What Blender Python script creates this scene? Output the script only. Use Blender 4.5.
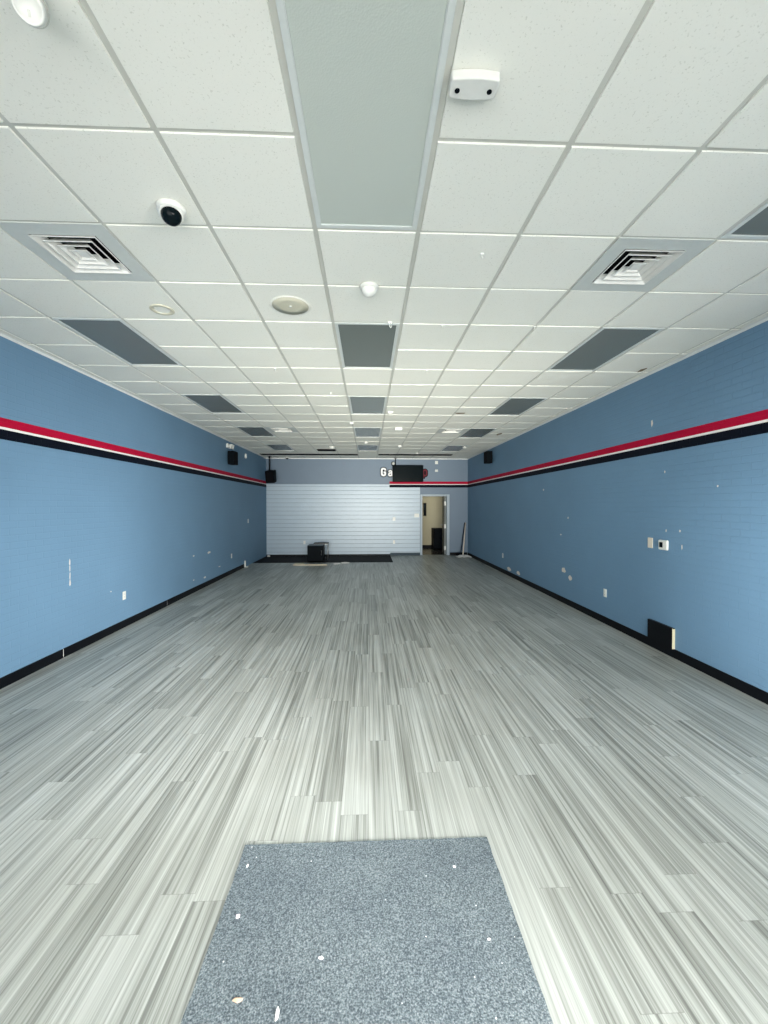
import bpy, bmesh, math, random
from mathutils import Vector, Matrix
S = bpy.context.scene
for o in list(bpy.data.objects): bpy.data.objects.remove(o)
COL = S.collection
PI = math.pi
random.seed(4)

# ------------------------------------------------------------------ camera
CAMZ = 1.707
yaw, pitch, roll = .03905, -.01524, -.00041
f = Vector((math.sin(yaw)*math.cos(pitch), math.cos(yaw)*math.cos(pitch), math.sin(pitch)))
r = Vector((math.cos(yaw), -math.sin(yaw), 0))
u = r.cross(f)
r2 = r*math.cos(roll)+u*math.sin(roll); u2 = -r*math.sin(roll)+u*math.cos(roll)
cd = bpy.data.cameras.new('camera'); cam = bpy.data.objects.new('camera', cd); COL.objects.link(cam)
cam.matrix_world = Matrix(((r2.x, u2.x, -f.x, 0), (r2.y, u2.y, -f.y, 0), (r2.z, u2.z, -f.z, CAMZ), (0, 0, 0, 1)))
cd.sensor_fit = 'VERTICAL'; cd.sensor_height = 36; cd.lens = 409.35*36/1024
cd.clip_start = .05; cd.clip_end = 100
S.camera = cam

# ------------------------------------------------------------------ light
S.view_settings.view_transform = 'Standard'; S.view_settings.look = 'None'
S.view_settings.gamma = 1; S.view_settings.use_curve_mapping = False
S.view_settings.exposure = 0.16
W = bpy.data.worlds.new('world'); S.world = W; W.use_nodes = True
W.node_tree.nodes['Background'].inputs[0].default_value = (.75, .87, 1, 1)
W.node_tree.nodes['Background'].inputs[1].default_value = 1.0
def area(name, loc, tx, sx, sy, power, col, spread, rz=0):
    # rectangle of daylight, or of added fill, standing outside the shop window, aimed into the room; tx tilts it up (+) or down (-)
    l = bpy.data.lights.new(name, 'AREA'); l.shape = 'RECTANGLE'; l.size = sx; l.size_y = sy
    l.energy = power; l.color = col; l.spread = math.radians(spread)
    o = bpy.data.objects.new(name, l); COL.objects.link(o); o.location = loc
    o.rotation_euler = (PI/2+math.radians(tx), 0, math.radians(rz))
    return o
area('sky_daylight', (.4, -.70, 1.75), -8, 4.8, 2.7, 190, (1.0, .985, .94), 180)
area('high_sky_daylight', (.3, -.75, 2.2), -48, 4.8, 1.4, 100, (.97, .99, .96), 130)
area('street_daylight', (0, -.75, 1.7), -12, 4.5, 2.0, 42, (1.0, .98, .93), 60)
area('left_wall_fill', (1.8, -.75, 1.3), -5, 1.6, 2.2, 150, (1.0, .98, .94), 60, 50)  # added fill turned towards the left wall to brighten it
area('right_wall_fill', (-1.8, -.75, 1.2), -5, 1.6, 2.0, 75, (1.0, .98, .94), 40, -66)  # extra fill, added to lift the near part of the right wall
area('pavement_daylight', (.5, -.75, .8), 12, 4.6, 1.2, 90, (1.0, .98, .88), 41)

# ------------------------------------------------------------------ dimensions
XL, XR, YB, ZC, YF = -3.439, 3.439, 14.01, 3.334, -.45
T = .6096; GX, GY = -.30934, 1.8331
def gx(k): return GX+k*T
def gy(k): return GY+k*T
Z1, Z2, Z3, Z4 = 2.334, 2.428, 2.452, 2.538          # painted stripe: navy, white, red
SLAT = 2.44

# ------------------------------------------------------------------ materials
def newmat(name):
    m = bpy.data.materials.new(name); m.use_nodes = True
    n = m.node_tree.nodes; return m, n, m.node_tree.links, n['Principled BSDF']
def plain(name, col, rough=.5, metal=0, var=.06, scale=30, bump=0, spec=.5, coat=0):
    m, n, l, b = newmat(name)
    tc = n.new('ShaderNodeTexCoord'); nz = n.new('ShaderNodeTexNoise'); nz.inputs['Scale'].default_value = scale; nz.inputs['Detail'].default_value = 4
    l.new(tc.outputs['Object'], nz.inputs['Vector'])
    mx = n.new('ShaderNodeMix'); mx.data_type = 'RGBA'
    mx.inputs['A'].default_value = [c*(1-var) for c in col[:3]]+[1]; mx.inputs['B'].default_value = [min(1, c*(1+var)) for c in col[:3]]+[1]
    l.new(nz.outputs['Fac'], mx.inputs['Factor']); l.new(mx.outputs['Result'], b.inputs['Base Color'])
    b.inputs['Roughness'].default_value = rough; b.inputs['Metallic'].default_value = metal
    b.inputs['Specular IOR Level'].default_value = spec; b.inputs['Coat Weight'].default_value = coat
    if bump:
        bp = n.new('ShaderNodeBump'); bp.inputs['Strength'].default_value = bump; bp.inputs['Distance'].default_value = .002
        l.new(nz.outputs['Fac'], bp.inputs['Height']); l.new(bp.outputs['Normal'], b.inputs['Normal'])
    return m
def math_node(n, l, op, a, b=None, c=None):
    q = n.new('ShaderNodeMath'); q.operation = op
    for i, v in enumerate((a, b, c)):
        if v is None: continue
        if isinstance(v, (int, float)): q.inputs[i].default_value = v
        else: l.new(v, q.inputs[i])
    return q.outputs[0]
def ramp(n, l, fac, stops):
    q = n.new('ShaderNodeValToRGB'); e = q.color_ramp.elements
    while len(e) < len(stops): e.new(.5)
    for i, (p, c) in enumerate(stops): e[i].position = p; e[i].color = (*c, 1)
    l.new(fac, q.inputs['Fac']); return q.outputs['Color']

def brickpaint(name, col, rough=.55, var=.08, spec=.25):
    # paint over brick: running-bond joints only show as relief
    m, n, l, b = newmat(name)
    tc = n.new('ShaderNodeTexCoord'); sp = n.new('ShaderNodeSeparateXYZ'); l.new(tc.outputs['Object'], sp.inputs[0])
    cb = n.new('ShaderNodeCombineXYZ'); l.new(sp.outputs['Y'], cb.inputs[0]); l.new(sp.outputs['Z'], cb.inputs[1])
    br = n.new('ShaderNodeTexBrick'); l.new(cb.outputs[0], br.inputs['Vector'])
    br.inputs['Scale'].default_value = 1; br.inputs['Brick Width'].default_value = .203; br.inputs['Row Height'].default_value = .0677
    br.inputs['Mortar Size'].default_value = .006; br.inputs['Mortar Smooth'].default_value = .6; br.inputs['Bias'].default_value = 0
    br.inputs['Color1'].default_value = (1, 1, 1, 1); br.inputs['Color2'].default_value = (.75, .75, .75, 1); br.inputs['Mortar'].default_value = (0, 0, 0, 1)
    nz = n.new('ShaderNodeTexNoise'); nz.inputs['Scale'].default_value = 1.3; nz.inputs['Detail'].default_value = 5; l.new(tc.outputs['Object'], nz.inputs['Vector'])
    nf = n.new('ShaderNodeTexNoise'); nf.inputs['Scale'].default_value = 60; nf.inputs['Detail'].default_value = 3; l.new(tc.outputs['Object'], nf.inputs['Vector'])
    mx = n.new('ShaderNodeMix'); mx.data_type = 'RGBA'
    mx.inputs['A'].default_value = [c*(1-var) for c in col]+[1]; mx.inputs['B'].default_value = [c*(1+var) for c in col]+[1]
    l.new(nz.outputs['Fac'], mx.inputs['Factor']); l.new(mx.outputs['Result'], b.inputs['Base Color'])
    h = math_node(n, l, 'ADD', br.outputs['Color'], math_node(n, l, 'MULTIPLY', nf.outputs['Fac'], .35))
    bp = n.new('ShaderNodeBump'); bp.inputs['Strength'].default_value = .6; bp.inputs['Distance'].default_value = .0035
    l.new(h, bp.inputs['Height']); l.new(bp.outputs['Normal'], b.inputs['Normal'])
    b.inputs['Roughness'].default_value = rough; b.inputs['Specular IOR Level'].default_value = spec
    return m
BLUE = (.142, .258, .385)
m_blue = brickpaint('blue_brick_paint', BLUE)
m_red = brickpaint('red_stripe_paint', (.42, .004, .035), .6, spec=.1)
m_whi = brickpaint('white_stripe_paint', (.85, .82, .80), .45)
m_nav = brickpaint('navy_stripe_paint', (.003, .005, .012), .6, spec=.08)
m_backpaint = plain('grey_blue_paint', (.138, .195, .265), .5, var=.05, scale=3)
m_slat = plain('slatwall_paint', (.41, .51, .60), .36, var=.05, scale=3)
m_chip = plain('bare_wall_chip', (.72, .66, .58), .8, var=.2, scale=40)
m_black = plain('black_vinyl', (.003, .004, .006), .5, spec=.12)
m_base_grey = plain('dark_teal_base', (.04, .065, .085), .5, spec=.2)
m_white = plain('white_plastic', (.72, .73, .69), .4)
m_trim = plain('white_trim_metal', (.74, .76, .75), .4)
m_tbar = plain('grid_metal', (.58, .585, .53), .45, var=.08, scale=6)
m_fixture = plain('fixture_enamel', (.66, .70, .68), .35)
m_vent = plain('vent_enamel', (.60, .63, .60), .45)
m_louver = plain('louver_enamel', (.80, .80, .76), .4)
m_dark = plain('duct_dark', (.006, .006, .008), .8, spec=.05)
m_blackplastic = plain('black_plastic', (.003, .005, .007), .5, spec=.04)
m_screen = plain('screen_glass', (.003, .007, .009), .15, spec=.10)
m_cream = plain('cream_edge', (.72, .66, .45), .6)
m_beigeplastic = plain('beige_plastic', (.68, .62, .52), .4)
m_beigegrille = plain('beige_grille', (.60, .58, .46), .7, var=.10, scale=400)
m_stain_gap = plain('stain_and_gap_brown', (.20, .15, .09), .9, var=.3, scale=60)
m_wood = plain('raw_wood', (.66, .57, .43), .7, var=.15, scale=12)
m_metal = plain('brushed_metal', (.55, .57, .58), .35, metal=.9)
m_roomwall = plain('beige_room_paint', (.52, .48, .34), .8)
m_roomfloor = plain('room_floor', (.05, .045, .04), .25)
m_doorpaint = plain('door_paint', (.17, .20, .20), .5)
m_doorframe = plain('door_frame_paint', (.33, .40, .46), .4)
m_paper = plain('paper_white', (.75, .74, .72), .8)
m_pink = plain('pink_scrap', (.75, .62, .66), .8, var=.2)
m_leaf = plain('tan_scrap', (.55, .38, .27), .8, var=.35, scale=120)
m_mopgrey = plain('mop_strands', (.50, .52, .52), .9, var=.3, scale=60)
m_pole = plain('cream_pole', (.66, .58, .50), .5)
m_letterwhite = plain('letter_white', (.85, .86, .88), .4)
m_letterred = plain('letter_red', (.14, .008, .022), .5, spec=.2)
m_blackfloor = plain('black_floor_patch', (.006, .005, .006), .7, var=.4, scale=5, spec=.1)
m_frontwall = plain('front_wall_paint', (.60, .63, .65), .7)
m_conc = plain('concrete', (.5, .49, .46), .9)

def ceiling_mat():
    m, n, l, b = newmat('acoustic_tile')
    tc = n.new('ShaderNodeTexCoord')
    nz = n.new('ShaderNodeTexNoise'); nz.inputs['Scale'].default_value = 120; nz.inputs['Detail'].default_value = 3; l.new(tc.outputs['Object'], nz.inputs['Vector'])
    big = n.new('ShaderNodeTexNoise'); big.inputs['Scale'].default_value = .9; big.inputs['Detail'].default_value = 3; l.new(tc.outputs['Object'], big.inputs['Vector'])
    pits = ramp(n, l, nz.outputs['Fac'], [(.30, (.55, .55, .50)), (.38, (1, 1, 1))])
    base = ramp(n, l, big.outputs['Fac'], [(.3, (.83, .84, .77)), (.7, (.87, .87, .80))])
    mx = n.new('ShaderNodeMix'); mx.data_type = 'RGBA'; mx.blend_type = 'MULTIPLY'; mx.inputs['Factor'].default_value = .40
    l.new(base, mx.inputs['A']); l.new(pits, mx.inputs['B']); l.new(mx.outputs['Result'], b.inputs['Base Color'])
    bp = n.new('ShaderNodeBump'); bp.inputs['Strength'].default_value = .22; bp.inputs['Distance'].default_value = .002
    l.new(nz.outputs['Fac'], bp.inputs['Height']); l.new(bp.outputs['Normal'], b.inputs['Normal'])
    b.inputs['Roughness'].default_value = .9; b.inputs['Specular IOR Level'].default_value = .2
    return m
m_tile = ceiling_mat()

def floor_mat():
    m, n, l, b = newmat('striped_vinyl_plank')
    tc = n.new('ShaderNodeTexCoord'); sp = n.new('ShaderNodeSeparateXYZ'); l.new(tc.outputs['Object'], sp.inputs[0])
    x, y = sp.outputs['X'], sp.outputs['Y']
    PW, PL = .152, 1.22
    ux = math_node(n, l, 'DIVIDE', x, PW); col = math_node(n, l, 'FLOOR', ux)
    wn = n.new('ShaderNodeTexWhiteNoise'); wn.noise_dimensions = '1D'; l.new(col, wn.inputs['W'])
    vy = math_node(n, l, 'ADD', math_node(n, l, 'DIVIDE', y, PL), wn.outputs['Value']); row = math_node(n, l, 'FLOOR', vy)
    cid = n.new('ShaderNodeCombineXYZ'); l.new(col, cid.inputs[0]); l.new(row, cid.inputs[1])
    w2 = n.new('ShaderNodeTexWhiteNoise'); w2.noise_dimensions = '2D'; l.new(cid.outputs[0], w2.inputs['Vector'])
    rnd = w2.outputs['Value']
    def streak(sx, sy, k, detail):
        c = n.new('ShaderNodeCombineXYZ')
        l.new(math_node(n, l, 'MULTIPLY', x, sx), c.inputs[0]); l.new(math_node(n, l, 'MULTIPLY', y, sy), c.inputs[1])
        l.new(math_node(n, l, 'MULTIPLY', rnd, k), c.inputs[2])
        q = n.new('ShaderNodeTexNoise'); q.inputs['Scale'].default_value = 1; q.inputs['Detail'].default_value = detail; q.inputs['Roughness'].default_value = .6
        l.new(c.outputs[0], q.inputs['Vector']); return q.outputs['Fac']
    s1 = streak(42, .55, 37, 3); s2 = streak(150, .9, 91, 3)
    v = math_node(n, l, 'ADD', math_node(n, l, 'MULTIPLY', s1, .72), math_node(n, l, 'MULTIPLY', s2, .38))
    v = math_node(n, l, 'ADD', v, math_node(n, l, 'ADD', math_node(n, l, 'MULTIPLY', rnd, .09), .015))
    c = ramp(n, l, v, [(.38, (.098, .104, .095)), (.50, (.22, .234, .215)), (.60, (.34, .36, .335)), (.76, (.50, .525, .50))])
    # joints between planks
    fx = math_node(n, l, 'FRACT', ux); fy = math_node(n, l, 'FRACT', vy)
    jx = math_node(n, l, 'LESS_THAN', math_node(n, l, 'MINIMUM', fx, math_node(n, l, 'SUBTRACT', 1, fx)), .008)
    jy = math_node(n, l, 'LESS_THAN', math_node(n, l, 'MINIMUM', fy, math_node(n, l, 'SUBTRACT', 1, fy)), .0012)
    j = math_node(n, l, 'MULTIPLY', math_node(n, l, 'MAXIMUM', jx, jy), .35)
    mx = n.new('ShaderNodeMix'); mx.data_type = 'RGBA'; l.new(j, mx.inputs['Factor']); l.new(c, mx.inputs['A']); mx.inputs['B'].default_value = (.12, .12, .11, 1)
    # worn, dirty trails
    dn = n.new('ShaderNodeTexNoise'); dn.inputs['Scale'].default_value = .8; dn.inputs['Detail'].default_value = 6; l.new(tc.outputs['Object'], dn.inputs['Vector'])
    dirt = ramp(n, l, dn.outputs['Fac'], [(.35, (.86, .85, .83)), (.6, (1, 1, 1))])
    m2 = n.new('ShaderNodeMix'); m2.data_type = 'RGBA'; m2.blend_type = 'MULTIPLY'; m2.inputs['Factor'].default_value = 1
    l.new(mx.outputs['Result'], m2.inputs['A']); l.new(dirt, m2.inputs['B']); l.new(m2.outputs['Result'], b.inputs['Base Color'])
    rg = n.new('ShaderNodeMapRange'); l.new(dn.outputs['Fac'], rg.inputs[0]); rg.inputs[3].default_value = .32; rg.inputs[4].default_value = .44
    l.new(rg.outputs[0], b.inputs['Roughness'])
    bp = n.new('ShaderNodeBump'); bp.inputs['Strength'].default_value = .12; bp.inputs['Distance'].default_value = .002
    l.new(v, bp.inputs['Height']); l.new(bp.outputs['Normal'], b.inputs['Normal'])
    return m
m_floor = floor_mat()

def mat_carpet():
    m, n, l, b = newmat('carpet_fibre')
    tc = n.new('ShaderNodeTexCoord')
    a = n.new('ShaderNodeTexNoise'); a.inputs['Scale'].default_value = 170; a.inputs['Detail'].default_value = 2; l.new(tc.outputs['Object'], a.inputs['Vector'])
    v = n.new('ShaderNodeTexVoronoi'); v.inputs['Scale'].default_value = 26; l.new(tc.outputs['Object'], v.inputs['Vector'])
    w = n.new('ShaderNodeTexNoise'); w.inputs['Scale'].default_value = 2.5; w.inputs['Detail'].default_value = 4; l.new(tc.outputs['Object'], w.inputs['Vector'])
    c = ramp(n, l, a.outputs['Fac'], [(.28, (.050, .064, .074)), (.5, (.125, .153, .170)), (.74, (.28, .315, .33))])
    wear = ramp(n, l, w.outputs['Fac'], [(.3, (.82, .84, .86)), (.7, (1.1, 1.1, 1.08))])
    mx = n.new('ShaderNodeMix'); mx.data_type = 'RGBA'; mx.blend_type = 'MULTIPLY'; mx.inputs['Factor'].default_value = 1
    l.new(c, mx.inputs['A']); l.new(wear, mx.inputs['B'])
    sel = n.new('ShaderNodeSeparateColor'); l.new(v.outputs['Color'], sel.inputs[0])
    spot = math_node(n, l, 'MULTIPLY', math_node(n, l, 'LESS_THAN', v.outputs['Distance'], .085), math_node(n, l, 'GREATER_THAN', sel.outputs[0], .86))
    m2 = n.new('ShaderNodeMix'); m2.data_type = 'RGBA'; l.new(spot, m2.inputs['Factor']); l.new(mx.outputs['Result'], m2.inputs['A']); m2.inputs['B'].default_value = (.65, .66, .66, 1)
    l.new(m2.outputs['Result'], b.inputs['Base Color']); b.inputs['Roughness'].default_value = .95; b.inputs['Specular IOR Level'].default_value = .1
    bp = n.new('ShaderNodeBump'); bp.inputs['Strength'].default_value = .8; bp.inputs['Distance'].default_value = .004
    l.new(a.outputs['Fac'], bp.inputs['Height']); l.new(bp.outputs['Normal'], b.inputs['Normal'])
    return m
m_carpet = mat_carpet()

def mat_lens(name='prismatic_lens', col=(.17, .195, .18), rough=.24):
    m, n, l, b = newmat(name)
    tc = n.new('ShaderNodeTexCoord'); v = n.new('ShaderNodeTexVoronoi'); v.inputs['Scale'].default_value = 150; l.new(tc.outputs['Object'], v.inputs['Vector'])
    b.inputs['Base Color'].default_value = (*col, 1); b.inputs['Roughness'].default_value = rough; b.inputs['IOR'].default_value = 1.5
    bp = n.new('ShaderNodeBump'); bp.inputs['Strength'].default_value = .25; bp.inputs['Distance'].default_value = .002
    l.new(v.outputs['Distance'], bp.inputs['Height']); l.new(bp.outputs['Normal'], b.inputs['Normal'])
    return m
m_lens = mat_lens()
m_lens_pale = mat_lens('pale_lens', (.55, .60, .55), .3)

def mat_glass():
    m, n, l, b = newmat('window_glass')
    t = n.new('ShaderNodeBsdfTransparent'); g = n.new('ShaderNodeBsdfGlossy'); g.inputs['Roughness'].default_value = .02
    fr = n.new('ShaderNodeFresnel'); mx = n.new('ShaderNodeMixShader')
    l.new(fr.outputs[0], mx.inputs[0]); l.new(t.outputs[0], mx.inputs[1]); l.new(g.outputs[0], mx.inputs[2]); l.new(mx.outputs[0], n['Material Output'].inputs[0])
    return m
m_glass = mat_glass()
m_lamp, _n, _l, _b = newmat('back_room_lamp'); _b.inputs['Emission Color'].default_value = (1, .93, .72, 1); _b.inputs['Emission Strength'].default_value = 9

# ------------------------------------------------------------------ mesh helpers
class MB:
    def __init__(s): s.b = bmesh.new()
    def _mi(s, fs, mi, smooth=False):
        for q in fs: q.material_index = mi; q.smooth = smooth
    def box(s, x0, x1, y0, y1, z0, z1, mi=0, bev=0, seg=2, mtx=None):
        t = bmesh.new(); bmesh.ops.create_cube(t, size=1)
        for v in t.verts: v.co = Vector(((x0+x1)/2+v.co.x*(x1-x0), (y0+y1)/2+v.co.y*(y1-y0), (z0+z1)/2+v.co.z*(z1-z0)))
        if bev: bmesh.ops.bevel(t, geom=t.edges[:], offset=bev, segments=seg, affect='EDGES', profile=.5)
        return s._merge(t, mi, mtx)
    def _merge(s, t, mi, mtx=None, smooth=False):
        if mtx is not None: t.transform(mtx)
        vm = {v: s.b.verts.new(v.co) for v in t.verts}
        for q in t.faces:
            try: nf = s.b.faces.new([vm[v] for v in q.verts])
            except ValueError: continue
            nf.material_index = mi; nf.smooth = smooth or q.smooth
        t.free(); return s
    def lathe(s, prof, n=24, mi=0, mtx=None, smooth=True):
        # prof: (radius, z) pairs
        t = bmesh.new(); rings = []
        for rr, z in prof:
            if rr < 1e-6: rings.append([t.verts.new((0, 0, z))])
            else: rings.append([t.verts.new((rr*math.cos(2*PI*i/n), rr*math.sin(2*PI*i/n), z)) for i in range(n)])
        for a, c in zip(rings, rings[1:]):
            for i in range(n):
                j = (i+1) % n
                vs = [a[i % len(a)], a[j % len(a)], c[j % len(c)], c[i % len(c)]]
                vs = list(dict.fromkeys(vs))
                if len(vs) > 2: t.faces.new(vs)
        bmesh.ops.recalc_face_normals(t, faces=t.faces[:])
        return s._merge(t, mi, mtx, smooth)
    def tube(s, pts, rad, n=8, mi=0):
        pts = [Vector(p) for p in pts]; rads = rad if isinstance(rad, (list, tuple)) else [rad]*len(pts)
        t = bmesh.new(); rings = []
        for i, p in enumerate(pts):
            d = (pts[min(i+1, len(pts)-1)]-pts[max(i-1, 0)]).normalized()
            a = d.orthogonal().normalized() if abs(d.z) > .99 else d.cross(Vector((0, 0, 1))).normalized()
            c = d.cross(a)
            rings.append([t.verts.new(p+rads[i]*(math.cos(2*PI*k/n)*a+math.sin(2*PI*k/n)*c)) for k in range(n)])
        for a, c in zip(rings, rings[1:]):
            for k in range(n): t.faces.new((a[k], a[(k+1) % n], c[(k+1) % n], c[k]))
        t.faces.new(rings[0]); t.faces.new(rings[-1])
        bmesh.ops.recalc_face_normals(t, faces=t.faces[:])
        return s._merge(t, mi, None, True)
    def prism(s, poly, depth, mi=0, mtx=None):
        # polygon in XY extruded along +Z
        t = bmesh.new(); a = [t.verts.new((p[0], p[1], 0)) for p in poly]; c = [t.verts.new((p[0], p[1], depth)) for p in poly]
        t.faces.new(a[::-1]); t.faces.new(c)
        for i in range(len(poly)):
            j = (i+1) % len(poly); t.faces.new((a[i], a[j], c[j], c[i]))
        bmesh.ops.recalc_face_normals(t, faces=t.faces[:])
        return s._merge(t, mi, mtx)
    def quad(s, pts, mi=0):
        q = s.b.faces.new([s.b.verts.new(p) for p in pts]); q.material_index = mi; return s
    def build(s, name, mats, parent=None, origin=None):
        me = bpy.data.meshes.new(name)
        o3 = Vector(origin) if origin is not None else Vector()
        if origin is not None:
            for v in s.b.verts: v.co -= o3
        s.b.to_mesh(me); s.b.free()
        for m in (mats if isinstance(mats, (list, tuple)) else [mats]): me.materials.append(m)
        o = bpy.data.objects.new(name, me); COL.objects.link(o)
        if parent: o.parent = parent
        if origin is not None: o.location = o3
        return o
def struct(mb, name, mats):
    o = mb.build(name, mats); o['kind'] = 'structure'; return o
def tag(o, label, cat, group=None):
    o['label'] = label; o['category'] = cat
    if group: o['group'] = group
    return o
def thing(name, loc, label, cat, group=None, rz=0):
    o = bpy.data.objects.new(name, None); COL.objects.link(o); o.location = loc; o.rotation_euler = (0, 0, rz); o.empty_display_size = .1
    return tag(o, label, cat, group)
def copy_tree(o, loc, label, rz=None):
    c = o.copy(); COL.objects.link(c); c.location = loc; c['label'] = label
    if rz is not None: c.rotation_euler = (0, 0, rz)
    for ch in o.children:
        d = ch.copy(); COL.objects.link(d); d.parent = c
        for g in ch.children:
            e = g.copy(); COL.objects.link(e); e.parent = d
    return c

# ------------------------------------------------------------------ room shell
w = MB(); w.box(XL-.2, XR+.2, YF-.25, YB+.15, -.12, 0); struct(w, 'floor', m_floor)

def blob(seed, cy, cz, ry, rz, n=9):
    q = random.Random(seed)
    return [(cy+ry*math.cos(2*PI*i/n)*q.uniform(.65, 1.1), cz+rz*math.sin(2*PI*i/n)*q.uniform(.65, 1.1)) for i in range(n)]
def side_wall(name, X, s, chips):
    # s = +1: room lies towards +X.  painted stripe is split into the wall's own faces
    w = MB()
    zs = [0, Z1, Z2, Z3, Z4, ZC+.25]; mi = [0, 3, 2, 1, 0]
    for i in range(5):
        p = [(X, YF-.2, zs[i]), (X, YB, zs[i]), (X, YB, zs[i+1]), (X, YF-.2, zs[i+1])]
        w.quad(p if s < 0 else p[::-1], mi[i])
    xo = X-s*.18
    w.quad([(xo, YF-.2, 0), (xo, YB, 0), (xo, YB, ZC+.25), (xo, YF-.2, ZC+.25)])
    for (a, c) in (((YF-.2), 0), (YB, 1)):
        w.quad([(X, a, 0), (xo, a, 0), (xo, a, ZC+.25), (X, a, ZC+.25)])
    w.quad([(X, YF-.2, ZC+.25), (X, YB, ZC+.25), (xo, YB, ZC+.25), (xo, YF-.2, ZC+.25)])
    for k, (cy, cz, ry, rz) in enumerate(chips):          # chipped bare spots in the paint
        poly = blob(k*7+3, cy, cz, ry, rz)
        w.quad([(X+s*.0012, a, b) for a, b in poly], 4)
    return struct(w, name, [m_blue, m_red, m_whi, m_nav, m_chip])
side_wall('wall_left', XL, 1, [(4.85, 1.06, .012, .045), (4.85, .985, .009, .05), (4.85, .90, .010, .05), (4.85, .82, .013, .045),
    (5.60, .56, .016, .010), (8.98, .70, .10, .028), (8.2, .72, .05, .018), (9.6, .30, .07, .015), (8.75, .20, .07, .02), (8.2, .24, .04, .012)])
side_wall('wall_right', XR, -1, [(7.06, .575, .085, .055), (6.82, .475, .075, .05), (9.83, .165, .16, .05), (9.22, .165, .12, .05),
    (4.845, 2.708, .022, .045), (4.62, 2.10, .010, .02), (4.59, 1.42, .010, .022), (4.38, 1.425, .012, .02), (6.91, 1.50, .02, .02), (7.17, 1.19, .03, .015), (7.9, 2.02, .03, .02), (4.35, 1.25, .008, .035), (3.9, 1.9, .012, .01)])

# back wall: slatwall sheets below, flat paint above, doorway on the right
DX0, DX1, DZ = 1.862, 2.712, 2.035
w = MB()
zz = SLAT
X1 = 1.785
w.box(XL-.18, XR+.18, YB+.012, YB+.14, Z4, ZC+.25, 0)
w.box(XL-.18, DX0, YB+.012, YB+.14, 0, Z4, 0); w.box(DX1, XR+.18, YB+.012, YB+.14, 0, Z4, 0); w.box(DX0, DX1, YB+.012, YB+.14, DZ, Z4, 0)
w.box(XL, XR, YB, YB+.013, Z4, ZC+.2, 0)                     # flat skin above
w.box(XL, .736, YB, YB+.013, SLAT, Z4, 0)
for za, zb, mi in ((Z1, Z2, 4), (Z2, Z3, 3), (Z3, Z4, 2)):
    w.box(.736, XR, YB-.001, YB+.013, za, zb, mi)
w.box(X1, XR, YB, YB+.013, DZ, Z1, 0)
w.box(DX1, XR, YB, YB+.013, 0, DZ, 0); w.box(X1, DX0, YB, YB+.013, 0, DZ, 0)
P = SLAT/17.5; k = 0; z = 0.0
while z < SLAT-.001:                                        # slats between dark grooves
    z1 = min(z+P-.008, SLAT); xr = X1
    if z1 > Z1: xr = .736
    if z < Z1 < z1:
        w.box(.736, X1, YB, YB+.013, z, Z1, 1)
    w.box(XL, xr, YB, YB+.013, z, z1, 1, bev=.002, seg=1); z += P

struct(w, 'wall_back', [m_backpaint, m_slat, m_red, m_whi, m_nav])

# front wall with shop window (behind the camera)
OX, OZ0, OZ1 = 2.9, .08, 3.0
w = MB()
w.box(XL-.18, -OX, YF-.2, YF, 0, ZC+.25); w.box(OX, XR+.18, YF-.2, YF, 0, ZC+.25)
w.box(-OX, OX, YF-.2, YF, OZ1, ZC+.25); w.box(-OX, OX, YF-.2, YF, 0, OZ0)
struct(w, 'wall_front', m_frontwall)
w = MB()
for x in (-OX, -1.1, 1.1, OX-.05): w.box(x, x+.05, YF-.13, YF-.07, OZ0, OZ1)
w.box(-OX, OX, YF-.13, YF-.07, OZ0, OZ0+.05); w.box(-OX, OX, YF-.13, YF-.07, OZ1-.05, OZ1)
w.box(-OX, OX, YF-.105, YF-.097, OZ0, OZ1, 1)
struct(w, 'window_1', [m_metal, m_glass])
# ------------------------------------------------------------------ ceiling
fix = set(); vents = []
PANELS = [(0, a) for a in (-1, 3, 7, 11, 15)]+[(-4, a) for a in (3, 7, 11, 15)]+[(4, a) for a in (-1, 3, 7, 11, 15)]
for kx, ky in PANELS: fix.add((kx, ky)); fix.add((kx, ky+1))
VENTS = [(-3, 1), (3, 1), (-3, 11), (3, 11)]
for v in VENTS: fix.add(v)
w = MB(); ZT = ZC; G = .012; q = random.Random(9)
for i in range(-6, 7):
    for j in range(-5, 21):
        xa, xb = max(gx(i), XL+.004), min(gx(i+1), XR-.004); ya, yb = max(gy(j), YF+.004), min(gy(j+1), YB-.004)
        if (i, j) in fix or xb-xa < .03 or yb-ya < .03: continue
        x0 = xa+(G if xa == gx(i) else 0); x1 = xb-(G if xb == gx(i+1) else 0)
        y0 = ya+.010; y1 = yb-.010
        dz = q.uniform(-.0012, .0012)
        t = bmesh.new(); bmesh.ops.create_cube(t, size=1)
        for v in t.verts:
            low = v.co.z < 0
            ins = .003 if low else 0
            v.co = Vector(((x0+ins if v.co.x < 0 else x1-ins), (y0+ins if v.co.y < 0 else y1-ins), (ZT-.0035+dz+q.uniform(-.0008, .0008)) if low else ZT+.012))
        w._merge(t, 0)
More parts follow.
